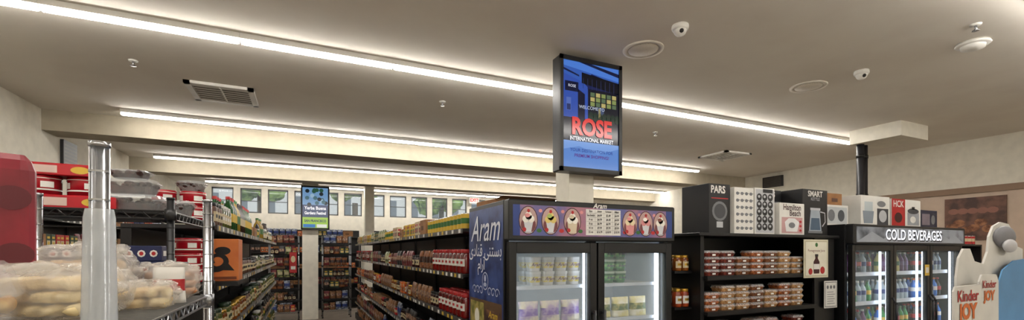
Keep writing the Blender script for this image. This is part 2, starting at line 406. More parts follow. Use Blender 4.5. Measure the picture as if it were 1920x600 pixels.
K['tj']=jar('sauce_jar','glass jar of orange sauce with gold lid',mat('orange_sauce',(166,68,28),.25,c2=(110,38,14)),GOLD,PAPER,.04,.15)
K['xj']=jar('preserve_jar','dark cherry preserve jar with black lid',mat('dark_preserve',(50,14,18),.2,c2=(26,8,10)),BLK,CRM,.04,.14)
K['hj']=jar('honey_jar','amber jam jar with gold lid',AMB,GOLD,CRM,.038,.13)
K['pj']=jar('pickle_jar','glass pickle jar with dark green lid',PIK,DGRN,G(190,180,142),.046,.17)
K['oj']=jar('olive_jar','olive jar with white lid and label',OLV,PAPER,CRM,.045,.16)
K['wj']=jar('spread_jar','brown jar with black lid',BRN,BLK,CRM,.042,.15)
K['yc']=can('food_can','yellow labelled food can with green band',YEL,GRN,.045,.13)
K['rc']=can('food_can','red labelled tin can with cream band',RED,CRM,.04,.11)
K['gc']=can('food_can','green labelled tin can',GRN,YEL,.04,.11)
K['gb']=bottle('syrup_bottle','green glass bottle with yellow label',mat('green_glass',(30,74,34),.15),RED,YEL,.042,.27)
K['db']=bottle('vinegar_bottle','dark brown bottle with cream label',mat('dark_glass',(40,18,12),.15),BLK,CRM,.038,.26)
K['ob']=bottle('oil_bottle','clear yellow oil bottle with green label',mat('oil',(156,128,50),.15),GRN,GRN,.045,.27)
K['lb']=bag('lentil_bag','clear bag of brown lentils with red label',LEN,MIX,.13,.06,.18)
K['sb']=bag('spice_bag','bag of red spice with white label',SPI,MIX,.12,.05,.16,4)
K['nb']=bag('nut_bag','brown bag of mixed nuts with dark label',NUT,DK1,.13,.06,.19,5)
K['wb']=bag('snack_bag','white and blue snack bag',MIX2,BLU,.14,.06,.2,6)
K['pb']=bag('snack_bag','shiny dark red snack bag with yellow label',G(104,24,30),MIX,.13,.06,.19,7)
K['gb2']=bag('snack_bag','green and cream printed snack bag',MIX3,G(180,170,134),.13,.06,.18,8)
K['kb']=bag('snack_bag','black snack bag with printed film panel',G(26,24,26),MIX,.13,.06,.19,9)
K['yk']=carton('tea_carton','yellow tea carton with green panel',YEL,GRN,RED,.1,.07,.15)
K['rk']=carton('food_carton','red food carton with cream panel',RED,CRM,YEL,.1,.07,.16)
K['gk']=carton('food_carton','dark green carton with cream panel',DGRN,CRM,YEL,.1,.07,.16)
K['bk']=carton('food_carton','blue carton with white panel',BLU,PAPER,RED,.11,.07,.15)
K['ck']=carton('food_carton','cream carton with brown print',CRM,BRN,RED,.1,.07,.16)
K['ok']=carton('food_carton','orange carton with dark panel',ORG,BRN,CRM,.09,.06,.14)
K['cs']=case('cardboard_case','plain brown cardboard shipping case',.26,.22,.16)
K['cs2']=case('cardboard_case','small taped brown cardboard case',.2,.2,.11)
def fill(seq,y0,y1,xf,z,side,group,gap=.005,maxh=.33,rows=1,run=(1,4)):
    y=y0
    while y<y1:
        k=K[R.choice(seq)]
        if k.h>maxh: continue
        for _ in range(R.randint(*run)):
            if y+k.w>y1: y=y1;break
            for r in range(rows):
                x=xf-side*(k.d/2+.012+r*(k.d+.006)+(R.random()*.02 if rows==1 else 0))
                k.put(x,y+k.w/2,z,group,math.pi/2*side)
            y+=k.w+gap+R.random()*.01
def fillx(seq,x0,x1,yf,z,group,gap=.006,maxh=.33,run=(2,5)):
    x=x0
    while True:
        k=K[R.choice(seq)]
        if k.h>maxh: continue
        for _ in range(R.randint(*run)):
            if x+k.w>x1: return
            k.put(x+k.w/2,yf+k.d/2+.012,z,group,0); x+=k.w+gap+R.random()*.01

# ---------------------------------------------------------------- gondolas
def gondola(x,y,L,D,levels,face,label,top=None,group='metal shelving units'):
    e=thing('shelving_unit',label,'shelf unit',(x,y,0),group)
    s=-face
    def bx(m,x0,y0,z0,x1,y1,z1,mm): m.box(min(s*x0,s*x1),y0,z0,max(s*x0,s*x1),y1,z1,mm)
    m=MB(); bx(m,0,0,0,D,L,.14,SHELFM); part(e,m,'base')
    m=MB(); bx(m,D-.03,0.03,.14,D,L-.03,top or levels[0],BLK); part(e,m,'back_panel')
    for yy in (0,L-.03):
        m=MB(); bx(m,D-.05,yy,.14,D,yy+.03,(top or levels[0])+.0,SHELFM); part(e,m,'upright')
    for z in levels:
        m=MB(); bx(m,.0,.002,z-.025,D-.05,L-.002,z,SHELFM); bx(m,-.006,.002,z-.036,.0,L-.002,z+.002,RAIL)
        yy=.05
        while yy<L-.1:
            bx(m,-.0075,yy,z-.032,-.006,yy+.05,z-.002,PAPER if R.random()<.7 else YEL); yy+=R.uniform(.1,.24)
        part(e,m,'shelf')
LV=[1.845,1.48,1.115,.76,.42]
U=8.54/7
for i in range(7):
    gondola(1.15,3.45+i*U,U-.004,.47,LV,-1,'dark metal grocery shelving unit with white price rails')
    gondola(2.09,3.45+i*U,U-.004,.46,LV[:2],1,'dark metal grocery shelving unit facing the next aisle')
gr='groceries on the aisle shelving'
fill(['yc'],3.5,4.7,1.15,1.845,-1,gr,rows=2); fill(['cs2','ck','cs','yk'],4.75,6.4,1.15,1.845,-1,gr,run=(1,2)); fill(['yk','cs','ck','yc','gk','gb2'],6.45,11.9,1.15,1.845,-1,gr)
fill(['rj'],3.5,4.5,1.15,1.48,-1,gr,rows=2); fill(['kb','tj','sb','nb','rj','pb','xj','gb2'],4.55,11.9,1.15,1.48,-1,gr)
fill(['rj','xj'],3.5,4.3,1.15,1.115,-1,gr,rows=2); fill(['rj2','sb','lb','hj','xj','tj','ok'],4.35,11.9,1.15,1.115,-1,gr)
fill(['rj2','rc','lb','wb','cs2','kb','nb','xj'],4.3,11.9,1.15,.76,-1,gr)
fill(['nb','lb','cs2','pb','rc','kb','wb'],6.0,11.9,1.15,.42,-1,gr)
fill(['cs2','lb','nb','kb'],7.5,11.9,1.15,.14,-1,gr)
LL=[1.826,1.45,1.1,.75,.42]
for i in range(5):
    gondola(-.5,3.32+i*1.28,1.276,.47,LL,1,'dark metal grocery shelving unit along the narrow aisle')
g2='groceries on the narrow aisle shelving'
fill(['pj','oj','wj'],3.4,4.1,-.5,1.826,1,g2,rows=2); fill(['gb','ob','db','gb'],4.15,5.6,-.5,1.826,1,g2,rows=2,run=(2,4)); fill(['gc','ob','db','oj','cs2','kb'],5.65,9.6,-.5,1.826,1,g2)
fill(['pj','oj','wj','xj'],3.4,9.6,-.5,1.45,1,g2,rows=1); fill(['oj','pj','hj','wj'],3.4,9.6,-.5,1.1,1,g2)
fill(['oj','pj','wj','gc','kb'],3.9,9.6,-.5,.75,1,g2); fill(['pj','ob','oj'],5.4,9.6,-.5,.42,1,g2); fill(['pj','cs2'],6.5,9.6,-.5,.14,1,g2,maxh=.25)

for i in range(5): gondola(-2.62,4.6+i*1.9,1.89,.46,[2.05,1.7],1,'tall dark shelving unit against the side wall',2.2)
fill(['cs','wb','rk','db','bk','kb'],4.7,14.0,-2.62,2.05,1,'stock on the tall wall shelving')
fill(['cs','pb','rk','gk'],6,14.0,-2.62,1.7,1,'stock on the tall wall shelving')
for i in range(4): gondola(4.0,4.6+i*1.5,1.49,.46,[1.86,1.5],-1,'dark shelving unit in the next aisle')
fill(['cs','cs2','ck','cs'],4.7,10.4,4.0,1.86,-1,'stock on the next aisle shelving')
for x0,x1,nm in ((-2.5,1.5,'dark storage shelf along the far wall behind the racks'),(1.9,8.5,'long dark storage shelf along the far wall')):
    e=thing('storage_shelf',nm,'shelf unit',(0,13.95,0),'far wall storage shelves')
    for z in (.3,.75,1.2,1.65,2.1): part(e,MB().box(x0,0,z-.03,x1,.5,z,SHELFM),'shelf')
    part(e,MB().box(x0,.5,0,x1,.53,2.3,BLK),'back_panel')
    for x in (x0,x0+(x1-x0)/2,x1-.04): part(e,MB().box(x,0.0,0,x+.04,.04,2.1,BLK),'upright')
sg='stock on the far wall shelf'
for z in (2.1,1.65,1.2,.75): fillx(['cs','rk','bk','gk','cs2','wb','kb','ok','pb'],-2.4 if z<1.9 else -2.3,1.45,13.97,z,sg,run=(1,3))
for z in (2.1,1.65): fillx(['cs','rk','bk','gk','cs2','wb','ok'],2.1,8.4,13.97,z,sg,run=(1,3))

def rack(name,label,x0,y0,x1,y1,h,levels,mp,mw,pr=.013,step=.03,group=None,rings=True):
    e=thing(name,label,'wire shelving rack',(x0,y0,0),group)
    w=x1-x0;d=y1-y0
    for i,(a,b) in enumerate(((0,0),(w,0),(w,d),(0,d))):
        m=MB().tube((a,b,0.02),(a,b,h),pr,mp,16); m.tube((a,b,h),(a,b,h+.008),pr*1.08,mp,16); m.tube((a,b,0),(a,b,.025),pr*1.5,DRK,10)
        z=.15
        while z<h-.02 and rings: m.tube((a,b,z),(a,b,z+.003),pr*1.035,mp,16,False); z+=.05
        part(e,m,'post')
    for z in levels:
        m=MB()
        for zz in (z-.005,z-.035):
            for p,q in (((0,0),(w,0)),((w,0),(w,d)),((w,d),(0,d)),((0,d),(0,0))): m.tube((p[0],p[1],zz),(q[0],q[1],zz),.0035,mw,6)
        n=int(d/step)
        for i in range(1,n): m.tube((0,d*i/n,z-.002),(w,d*i/n,z-.002),.002,mw,4,False)
        for i in range(int(w/.2)+1): m.tube((w*i/max(1,int(w/.2)),0,z-.006),(w*i/max(1,int(w/.2)),d,z-.006),.003,mw,5,False)
        for (ax,ay,bx,by) in ((0,0,w,0),(w,0,w,d)):
            L=math.hypot(bx-ax,by-ay);k=int(L/.03)
            for i in range(k):
                t0=i/k;t1=(i+1)/k;za,zb=(z-.005,z-.035) if i%2 else (z-.035,z-.005)
                m.tube((ax+(bx-ax)*t0,ay+(by-ay)*t0,za),(ax+(bx-ax)*t1,ay+(by-ay)*t1,zb),.002,mw,4,False)
        for a,b in ((0,0),(w,0),(w,d),(0,d)): m.tube((a,b,z-.04),(a,b,z+.002),pr*1.5,mw,12)
        part(e,m,'wire_shelf')
    return e
lv=[.2,.48,.76,1.04,1.32,1.6,1.88]
rack('wire_rack','steel wire rack stocked with packets at aisle end',-.78,12.2,-.14,12.6,2.05,lv,WIRE,DRK,.014,.1,'racks at the aisle end')
rack('wire_rack','steel wire rack stocked with packets at aisle end',.4,12.2,1.06,12.6,2.05,lv,WIRE,DRK,.014,.1,'racks at the aisle end')
for z in lv:
    for dy in (0,.2):
        fillx(['rk','pb','nb','kb','sb','xj','lb','wb','gb2'],-.75,-.18,12.22+dy,z+.002,'packets on the end racks',maxh=.24,run=(1,2))
        fillx(['nb','sb','kb','xj','pb','wb','lb','gk'],.43,1.03,12.22+dy,z+.002,'packets on the end racks',maxh=.24,run=(1,2))
m=MB(); m.box(0,0,0,.16,.01,.5,RED); f=Fr(m,(0,0,0),'F'); f.ell(.08,.33,.05,.08,CRM); f.rect(.03,.08,.13,.16,PAPER)
solo(m,'hanging_poster','narrow red poster clipped to the wire rack','poster',(-.34,12.16,1.15))

# ---------------------------------------------------------------- ice cream freezer
FX0,FX1,FY0,FY1,FZ=1.18,2.575,2.65,3.39,2.0
e=thing('display_freezer','black two-door glass ice cream freezer with decorated blue side','freezer',(0,0,0))
INW=mat('freezer_liner',(216,222,226),.4)
m=MB(); m.cb(FX0,FY0+.06,0,FX0+.04,FY1,FZ,BLK,.004); m.cb(FX1-.04,FY0+.06,0,FX1,FY1,FZ,BLK,.004)
m.box(FX0+.04,FY1-.05,.0,FX1-.04,FY1,FZ,BLK); m.box(FX0+.04,FY0+.06,1.74,FX1-.04,FY1-.05,FZ,BLK); m.box(FX0+.04,FY0+.06,0,FX1-.04,FY1-.05,.16,BLK)
part(e,m,'cabinet')
m=MB(); m.box(FX0+.041,FY1-.06,.16,FX1-.041,FY1-.051,1.739,INW); m.box(FX0+.041,FY0+.1,.16,FX0+.05,FY1-.06,1.739,INW); m.box(FX1-.05,FY0+.1,.16,FX1-.041,FY1-.06,1.739,INW); m.box(FX0+.05,FY0+.1,1.73,FX1-.05,FY1-.06,1.738,INW)
part(e,m,'liner')
XM=(FX0+FX1)/2
m=MB(); m.box(XM-.03,FY0+.062,.16,XM+.03,FY0+.12,1.739,BLK); part(e,m,'mullion')
for x in (FX0+.075,XM-.045,XM+.045,FX1-.075):
    part(e,MB().box(x-.005,FY0+.1,.2,x+.005,FY0+.115,1.7,LEDC),'light_strip')
for z in (1.42,1.16,.85,.5):
    m=MB()
    for a,b in ((FX0+.06,XM-.035),(XM+.035,FX1-.06)):
        for yy in (FY0+.13,FY0+.4,FY1-.07): m.tube((a,yy,z-.006),(b,yy,z-.006),.004,WHT,6)
        n=22
        for i in range(n+1): m.tube((a+(b-a)*i/n,FY0+.13,z-.002),(a+(b-a)*i/n,FY1-.07,z-.002),.002,WHT,4,False)
        m.box(a,FY0+.122,z-.02,b,FY0+.127,z+.004,G(190,196,204))
    part(e,m,'wire_shelf')
h=MB(); h.cb(FX0,FY0-.02,1.735,FX1,FY0+.06,FZ,BLK,.008); part(e,h,'header_frame')
s=MB(); f=Fr(s,(0,FY0-.02,0),'F')
f.rect(FX0+.03,1.765,FX1-.03,1.965,mat('header_mauve',(150,100,112),.35,c2=(76,80,130),ns=4,em=.12),.001)
f.rect(FX0+.03,1.765,FX0+.08,1.965,BLU,.0015); f.rect(FX1-.09,1.765,FX1-.03,1.965,BLU,.0015)
def sundae(u,c1,c2,k):
    v=1.865
    f.ell(u,v,.07,.094,G(60,20,26),.002); f.ell(u,v,.064,.088,G(176,146,140),.0025); f.ell(u,v-.03,.055,.052,G(110,56,60),.003)
    if k:
        f.poly([(u-.02,v-.075),(u+.02,v-.075),(u+.036,v-.0),(u-.036,v-.0)],G(200,202,206),.0035)
        f.rect(u-.025,v-.082,u+.025,v-.074,G(170,170,180),.004)
    else:
        f.poly([(u-.03,v-.08),(u+.03,v-.08),(u+.04,v+.0),(u-.04,v+.0)],c2,.0035)
    for dx,dz,r in ((-.02,.008,.024),(.02,.008,.024),(0,.03,.026)): f.ell(u+dx,v+dz,r,r,c1,.0045,12)
    f.ell(u-.008,v+.032,.02,.014,c2,.005,10)
    f.ell(u,v+.062,.011,.012,RED,.0055,10); f.ell(u-.03,v-.06,.014,.014,RED,.0055,8)
W1=G(230,226,216);Y1=G(214,190,110);P1=G(206,136,136)
sundae(1.32,W1,P1,1);sundae(1.485,Y1,G(150,170,90),1);sundae(1.655,W1,G(200,186,160),0);sundae(2.145,G(220,204,166),P1,0);sundae(2.29,P1,W1,1);sundae(2.43,W1,G(120,70,60),1)
for i,u in enumerate((1.4,1.57,1.72,2.1,2.22,2.36)): f.ell(u,1.80,.02,.014,RED if i%2 else GRN,.0018,8); f.ell(u+.01,1.93,.014,.012,P1,.0018,8)
f.rect(1.765,1.775,2.06,1.955,PAPER,.002)
part(e,s,'header_sign')
t=MB(); f=Fr(t,(0,FY0-.022,0),'F'); TK=G(30,24,30)
rows=[('Size','Aram','Golestan','Akbar'),('Sandwich','$4.99','$5.49','$4.99'),('4 oz','$4.99','$4.49','$4.99'),('8 oz','$6.99','$6.99','$7.49'),('16 oz','$9.99','$9.99','$9.99'),('32 oz','$16.99','$18.99','$18.99')]
for i,r in enumerate(rows):
    for j,c in enumerate(r): f.text(c,1.803+j*.074,1.942-i*.029,.021 if j!=2 or i else .018,TK,.003,off=.0004,sx=.82)
    if i: f.rect(1.77,1.956-i*.029,2.055,1.957-i*.029,TK,.002)
for j in range(3): f.rect(1.84+j*.074,1.78,1.841+j*.074,1.95,TK,.002)
part(e,t,'price_table')
PT(e,(0,FY0-.022,0),'F').text('Aram',1.88,1.978,.05,PAPER,.002,shear=.3,off=.001)
s=MB(); f=Fr(s,(FX0,0,0),'L')
SB=mat('side_blue',(56,76,134),.4,c2=(30,44,92),ns=6)
u0,u1=-FY1+.005,-FY0-.065
f.rect(u0,.1,u1,1.97,SB,.001)
f.rect(u0+.02,.3,u1-.02,1.31,G(96,70,48),.002); f.rect(u0+.04,1.02,-3.06,1.29,mat('side_yellow',(176,158,90),.4,c2=(110,110,50),ns=14),.003); f.rect(-3.04,.4,u1-.03,1.25,mat('side_brown',(120,84,60),.4,c2=(60,40,40),ns=14),.003)
f.ell(-3.2,1.18,.05,.06,G(230,226,210),.004);f.ell(-3.1,1.1,.04,.05,ORG,.004); f.ell(-2.87,1.08,.06,.08,G(214,190,160),.004)
part(e,s,'side_graphic')
LB=G(180,188,212); sd=PT(e,(FX0-.003,0,0),'L')
sd.text('Aram',(u0+u1)/2,1.82,.27,G(226,230,240),.002,shear=.35,off=.0005,rot=.0,sx=.92)
sd.text('\uFBFC\uFEA9\uFE8E\uFEE8\uFED7 \uFBFD\uFEE8\uFE98\uFEB4\uFE91',(u0+u1)/2,1.665,.125,G(226,230,240),.002,off=.001)
sd.text('\uFEE1\uFE8D\uFEAD\uFE81',(u0+u1)/2-.06,1.565,.11,G(226,230,240),.002,off=.001)
sd.text('Aram',-2.88,1.22,.07,YEL,.004,shear=.3,off=.001)
t=MB(); f=Fr(t,(FX0-.003,0,0),'L')
f.ell(-3.03,1.45,.06,.065,LB,.002);f.ell(-3.03,1.45,.052,.057,SB,.0025);f.ell(-3.03,1.47,.02,.025,LB,.003);f.ell(-3.03,1.425,.03,.015,LB,.003)
part(e,t,'emblem')
for sg_ in (-1,1):
    t=MB(); f=Fr(t,(FX0-.003,0,0),'L')
    for q in range(3):
        pts=[(-3.03+sg_*(.08+.07*q+.045*math.cos(a*.35)*(1-a/22)),1.375+.04*math.sin(a*.35)*(1-a/22)) for a in range(20)]
        f.strip(pts,.008,LB,.002)
    part(e,t,'scroll_ornament')
for x0,x1,hx in ((FX0+.012,XM-.006,XM-.04),(XM+.006,FX1-.012,XM+.04)):
    m=MB(); w=.055
    for a in ((x0,.14,x0+w,1.725),(x1-w,.14,x1,1.725),(x0+w,.14,x1-w,.22),(x0+w,1.65,x1-w,1.725)): m.cb(a[0],FY0,a[1],a[2],FY0+.045,a[3],BLK,.004)
    d=part(e,m,'door')
    g=MB().box(x0+w,FY0+.015,.22,x1-w,FY0+.022,1.65,GLASS); o=part(d,g,'door_glass')
    hm_=MB().tube((hx,FY0-.03,.8),(hx,FY0-.03,1.25),.011,DRK,10); hm_.tube((hx,FY0-.03,.82),(hx,FY0,.82),.009,DRK); hm_.tube((hx,FY0-.03,1.23),(hx,FY0,1.23),.009,DRK); part(d,hm_,'handle')
def tub(n,lab,mb_,ml,mlab,w,h):
    b=MB(); b.rp(0,0,w,w,w*.25,[(0,w*.09),(h*.82,.0)],mb_); b.rp(0,0,w+.001,w+.001,w*.25,[(h*.22,w*.06),(h*.62,.0)],mlab,cap=False)
    l=MB(); l.rp(0,0,w*1.05,w*1.05,w*.27,[(h*.8,0),(h*.98,0),(h,.004)],ml)
    t=MB(); f=Fr(t,(0,-w/2-.002,0),'F'); f.text('Aram',0,h*.46,h*.34,PUR if ml is not GRN else YEL,.001,shear=.3,off=.0005)
    return Kind(n,lab,'ice cream tub',w*1.05,w*1.05,h,[('tub_body',b),('lid',l),('label',t)])
TW=tub('ice_cream_tub','white ice cream tub with yellow label and purple script',G(206,204,198),G(216,216,212),mat('tub_label',(214,190,70),.5,c2=(216,210,190),ns=30),.094,.1)
TG=tub('ice_cream_tub','green ice cream tub with pale lid',GRN,G(180,196,170),mat('tub_green',(30,130,60),.5,c2=(150,190,120),ns=30),.096,.09)
for r in range(2):
    for c in range(4):
        for l in range(2): TW.put(1.475+c*.107,2.86+r*.12,1.422+l*.1005,'white tubs in the freezer')
for r in range(2):
    for c in range(2):
        for l in range(3): TG.put(2.11+c*.108,2.86+r*.12,1.422+l*.0905,'green tubs in the freezer')
IB=bag('frozen_dessert_bag','clear bag of pale frozen dessert with purple print',mat('frozen_pale',(205,195,170),.3,c2=(160,140,170),ns=14),mat('frozen_print',(170,150,180),.3,c2=(110,80,150),ns=20),.16,.07,.15)
IB2=bag('frozen_dessert_bag','clear bag of yellow frozen dessert',mat('frozen_yel',(206,194,130),.3,c2=(220,216,196),ns=14),mat('frozen_print2',(180,170,100),.3,c2=(84,104,60),ns=20),.16,.07,.15)
for i in range(3): IB.put(1.42+i*.17,2.83,1.162,'dessert bags in the freezer')
for i in range(3): IB2.put(2.04+i*.17,2.83,1.162,'dessert bags in the freezer')
m=MB(); m.cb(0,0,0,.5,.3,.035,CARD,.003); m.add([(0,0,.035),(.5,0,.035),(.48,-.08,.05),(.02,-.08,.05)],[(0,1,2,3)],CARD)
solo(m,'flattened_carton','flattened brown carton lying on top of the freezer','cardboard',(1.22,2.95,FZ),None,.1)
m=MB(); m.cb(0,0,0,.75,.3,.03,CARD,.003); m.box(0,.14,.03,.75,.16,.031,TAPE)
solo(m,'flattened_carton','long flattened carton lying on top of the freezer','cardboard',(1.78,2.95,FZ),None,-.04)

# ---------------------------------------------------------------- end gondola with nut trays
GX0,GX1,GY0,GY1=2.95,4.74,2.7,3.2
e=thing('display_shelving','black metal shelving bay with appliance boxes on top','shelf unit',(0,0,0))
part(e,MB().box(GX0,GY0+.04,0,GX1,GY1,.14,BLK),'base')
part(e,MB().box(GX0+.02,GY1-.03,.14,GX1-.02,GY1,1.79,BLK),'back_panel')
for x in (GX0,GX1-.04): part(e,MB().box(x,GY0+.03,.14,x+.04,GY1,1.79,BLK),'side_panel')
part(e,MB().cb(GX0-.06,GY0-.02,1.79,GX1+.0,GY1,1.816,BLK,.004),'top_shelf')
for z in (1.46,1.163,.86,.55):
    m=MB(); m.box(GX0+.04,GY0,z-.025,GX1-.34,GY1-.03,z,SHELFM); m.box(GX0+.04,GY0-.008,z-.035,GX1-.34,GY0,z+.0,BLK); part(e,m,'shelf')
part(e,MB().box(GX1-.34,GY0+.01,.14,GX1-.04,GY0+.03,1.79,BLK),'front_panel')
def tray(n,lab,mc,w=.165,d=.13,h=.052):
    b=MB(); b.rp(0,0,w,d,.02,[(0,.012),(h*.6,.0)],mc)
    nn=MB()
    for i in range(5):
        for j in range(4): nn.blob((-w*.38+i*w*.19,-d*.34+j*d*.23,h*.62),.014,.012,.011,mc,6,4,.3)
    l=MB(); l.rp(0,0,w+.008,d+.008,.022,[(h*.58,0),(h*.64,0),(h*.66,.004),(h*.97,.01),(h,.014)],CLEAR2)
    lb=MB(); Fr(lb,(0,-d/2-.0005,0),'F').rect(-.018,h*.16,.02,h*.42,PAPER,.001)
    return Kind(n,lab,'food tray',w,d,h,[('tray',b),('contents',nn),('lid',l),('label',lb)])
TR=[tray('nut_tray','clear plastic tray of brown mixed nuts',NUT),tray('fruit_tray','clear plastic tray of dark red dried fruit',mat('dried_fruit',(130,52,34),.5,c2=(80,26,20),ns=60)),tray('nut_tray','clear plastic tray of pale roasted nuts',mat('pale_nuts',(196,156,104),.6,c2=(160,110,64),ns=70)),tray('seed_tray','clear plastic tray of orange brown snacks',mat('orange_snack',(186,106,52),.6,c2=(120,60,30),ns=70))]
st=[4,4,3,4,4,4,3]
for li,(z,idx) in enumerate(((1.461,[1,1,0,3,0,2,2]),(1.164,[3,2,2,0,2,3,2]),(.861,[0,1,2,0,3,0,1]))):
    for i in range(7):
        n=st[(i+li*2)%7]
        for k in range(n):
            TR[idx[i]].put(3.09+i*.182+R.uniform(-.004,.004),GY0+.085,z+k*.0525,'nut and fruit trays on the shelves',R.uniform(-.03,.03))
m=MB(); m.cb(0,0,0,.36,.008,.36,G(206,200,176),.002); f=Fr(m,(.18,0,0),'F')
f.rect(-.165,.015,.165,.345,G(170,164,134),.001); f.rect(-.158,.022,.158,.338,G(216,212,194),.0015)
f.text('Pomegranate Juice',.0,.255,.036,G(110,40,40),.002,sx=.95); f.ell(0,.31,.02,.02,GRN,.002)
f.poly([(-.04,.04),(.04,.04),(.045,.06),(.045,.15),(.02,.18),(.02,.21),(-.02,.21),(-.02,.18),(-.045,.15),(-.045,.06)],G(60,14,20),.002); f.rect(-.024,.2,.024,.222,G(30,30,30),.0025); f.rect(-.042,.08,.042,.13,PAPER,.0025)
f.ell(.09,.07,.035,.035,RED,.002);f.ell(-.09,.06,.03,.03,RED,.002); 
solo(m,'juice_poster','cream poster showing a dark red juice bottle','poster',(4.2,2.68,1.415))
m=MB(); m.box(0,0,0,.2,.003,.26,PAPER); f=Fr(m,(.1,0,0),'F')
f.rect(-.09,.01,.09,.25,G(60,60,66),.0008); f.rect(-.084,.016,.084,.244,PAPER,.0012)
for i in range(6): f.rect(-.06,.04+i*.022,.06-.02*(i%2),.046+i*.022,G(120,120,124),.002)
for i in range(3): f.ell(-.05+i*.05,.2,.016,.018,G(90,90,96),.002,10)
solo(m,'notice_sheet','white printed notice sheet on black panel','notice',(4.5,2.68,1.12))
e=thing('side_shelving','narrow black shelving on the flank of the bay','shelf unit',(0,0,0))
for z in (1.5,1.2,.9): part(e,MB().box(2.76,2.82,z-.02,2.948,3.19,z,BLK),'shelf')
part(e,MB().box(2.93,3.18,.0,2.948,3.2,1.7,BLK).box(2.76,3.18,0,2.78,3.2,1.7,BLK),'post')
for z in (1.5,1.2,.9):
    for y in (2.87,2.96,3.05,3.14):
        for x in (2.82,2.9): K['hj' if (z>1.3) else 'tj'].put(x,y-.01,z,'jars on the flank shelving')

def abox(name,label,x,y,z,w,d,h,base,draw,rz=0.,side=None):
    e=thing(name,label,'appliance box',(x,y,z),None,rz)
    m=MB(); m.cb(0,0,0,w,d,h,base,.003); m.box(.0,d*.48,h,w,d*.52,h+.0006,TAPE); part(e,m,'carton')
    t=MB(); draw(Fr(t,(0,0,0),'F'),w,h)
    if side: side(Fr(t,(0,d,0),'L'),d,h)
    part(e,t,'printed_artwork')
KB=G(18,18,20); GY=G(110,112,116); LG=G(176,178,182)
def d_pars(f,w,h):
    f.text('PARS',w*.42,h*.88,.085,PAPER,.001,off=.0025,sx=.9); f.ell(w*.5,h*.45,w*.36,h*.2,GY); f.ell(w*.5,h*.45,w*.27,h*.15,G(60,62,66),.002); f.rect(w*.35,h*.12,w*.65,h*.24,LG); f.rect(w*.1,h*.7,w*.9,h*.72,RED)
abox('appliance_box','black appliance carton with white lettering and oval photo',3.08,2.76,1.816,.25,.3,.42,KB,d_pars)
def d_grid(f,w,h):
    for i in range(4):
        for j in range(6): f.ell(w*.16+i*w*.23,h*.12+j*h*.15,w*.08,h*.035,G(110,112,116)); f.rect(w*.16+i*w*.23-.01,h*.12+j*h*.15,w*.16+i*w*.23+.03,h*.12+j*h*.15+.006,GY,.0015)
def s_grid(f,w,h):
    for j in range(5): f.ell(w*.5,h*.15+j*h*.16,w*.3,h*.05,GY)
abox('cookware_box','white carton printed with grid of grey utensils',3.345,2.73,1.816,.24,.28,.40,PAPER,d_grid,side=s_grid)
def d_knife(f,w,h):
    f.rect(w*.04,h*.03,w*.96,h*.97,LG,.0006)
    for i in range(3):
        for j in range(5): f.ell(w*(.22+.28*i),h*(.16+.16*j),w*.13,h*.08,KB); f.ell(w*(.22+.28*i)-.004,h*(.16+.16*j)+.006,w*.06,h*.03,LG,.002,10)
    f.rect(w*.4,h*.9,w*.9,h*.98,KB)
abox('cookware_box','white carton printed with black round pans',3.6,2.73,1.816,.26,.28,.41,PAPER,d_knife)
def d_ham(f,w,h):
    f.text('Hamilton',w*.5,h*.86,.075,G(60,30,36),.001,off=.0015,sx=.9); f.text('Beach',w*.62,h*.68,.075,G(60,30,36),.001,off=.0015,sx=.9)
    f.rect(w*.08,h*.05,w*.92,h*.55,G(186,146,146)); f.poly([(w*.25,h*.1),(w*.7,h*.1),(w*.78,h*.4),(w*.6,h*.52),(w*.35,h*.52),(w*.2,h*.4)],G(216,216,216),.002); f.ell(w*.48,h*.3,w*.13,h*.09,GY,.003)
    for i in range(3): f.ell(w*.83,h*(.14+i*.14),w*.05,h*.04,RED,.002,10)
abox('appliance_box','white and pink kitchen appliance carton with dark lettering',3.9,2.71,1.816,.35,.2,.29,PAPER,d_ham)
def d_p2(f,w,h): f.text('PARS',w*.5,h*.9,.07,PAPER,.001,off=.0015); f.rect(w*.1,h*.1,w*.9,h*.75,GY)
abox('appliance_box','tall black carton with white lettering behind others',3.9,2.93,1.816,.34,.24,.44,KB,d_p2)
def d_sm(f,w,h):
    f.text('SMART',w*.5,h*.9,.075,PAPER,.001,off=.002,sx=.95); f.text('KETTLE',w*.5,h*.79,.04,LG,.001)
    f.poly([(w*.25,h*.1),(w*.75,h*.1),(w*.68,h*.55),(w*.32,h*.55)],G(150,160,170)); f.poly([(w*.3,h*.12),(w*.7,h*.12),(w*.66,h*.38),(w*.34,h*.38)],G(70,90,110),.002); f.rect(w*.3,h*.55,w*.7,h*.6,LG,.002)
    f.strip([(w*.7,h*.52),(w*.88,h*.5),(w*.9,h*.3),(w*.78,h*.2)],.012,LG,.002); f.rect(w*.22,h*.05,w*.78,h*.1,GY,.002)
abox('kettle_box','tall black carton with photo of glass electric kettle',4.27,2.74,1.816,.38,.3,.44,KB,d_sm)

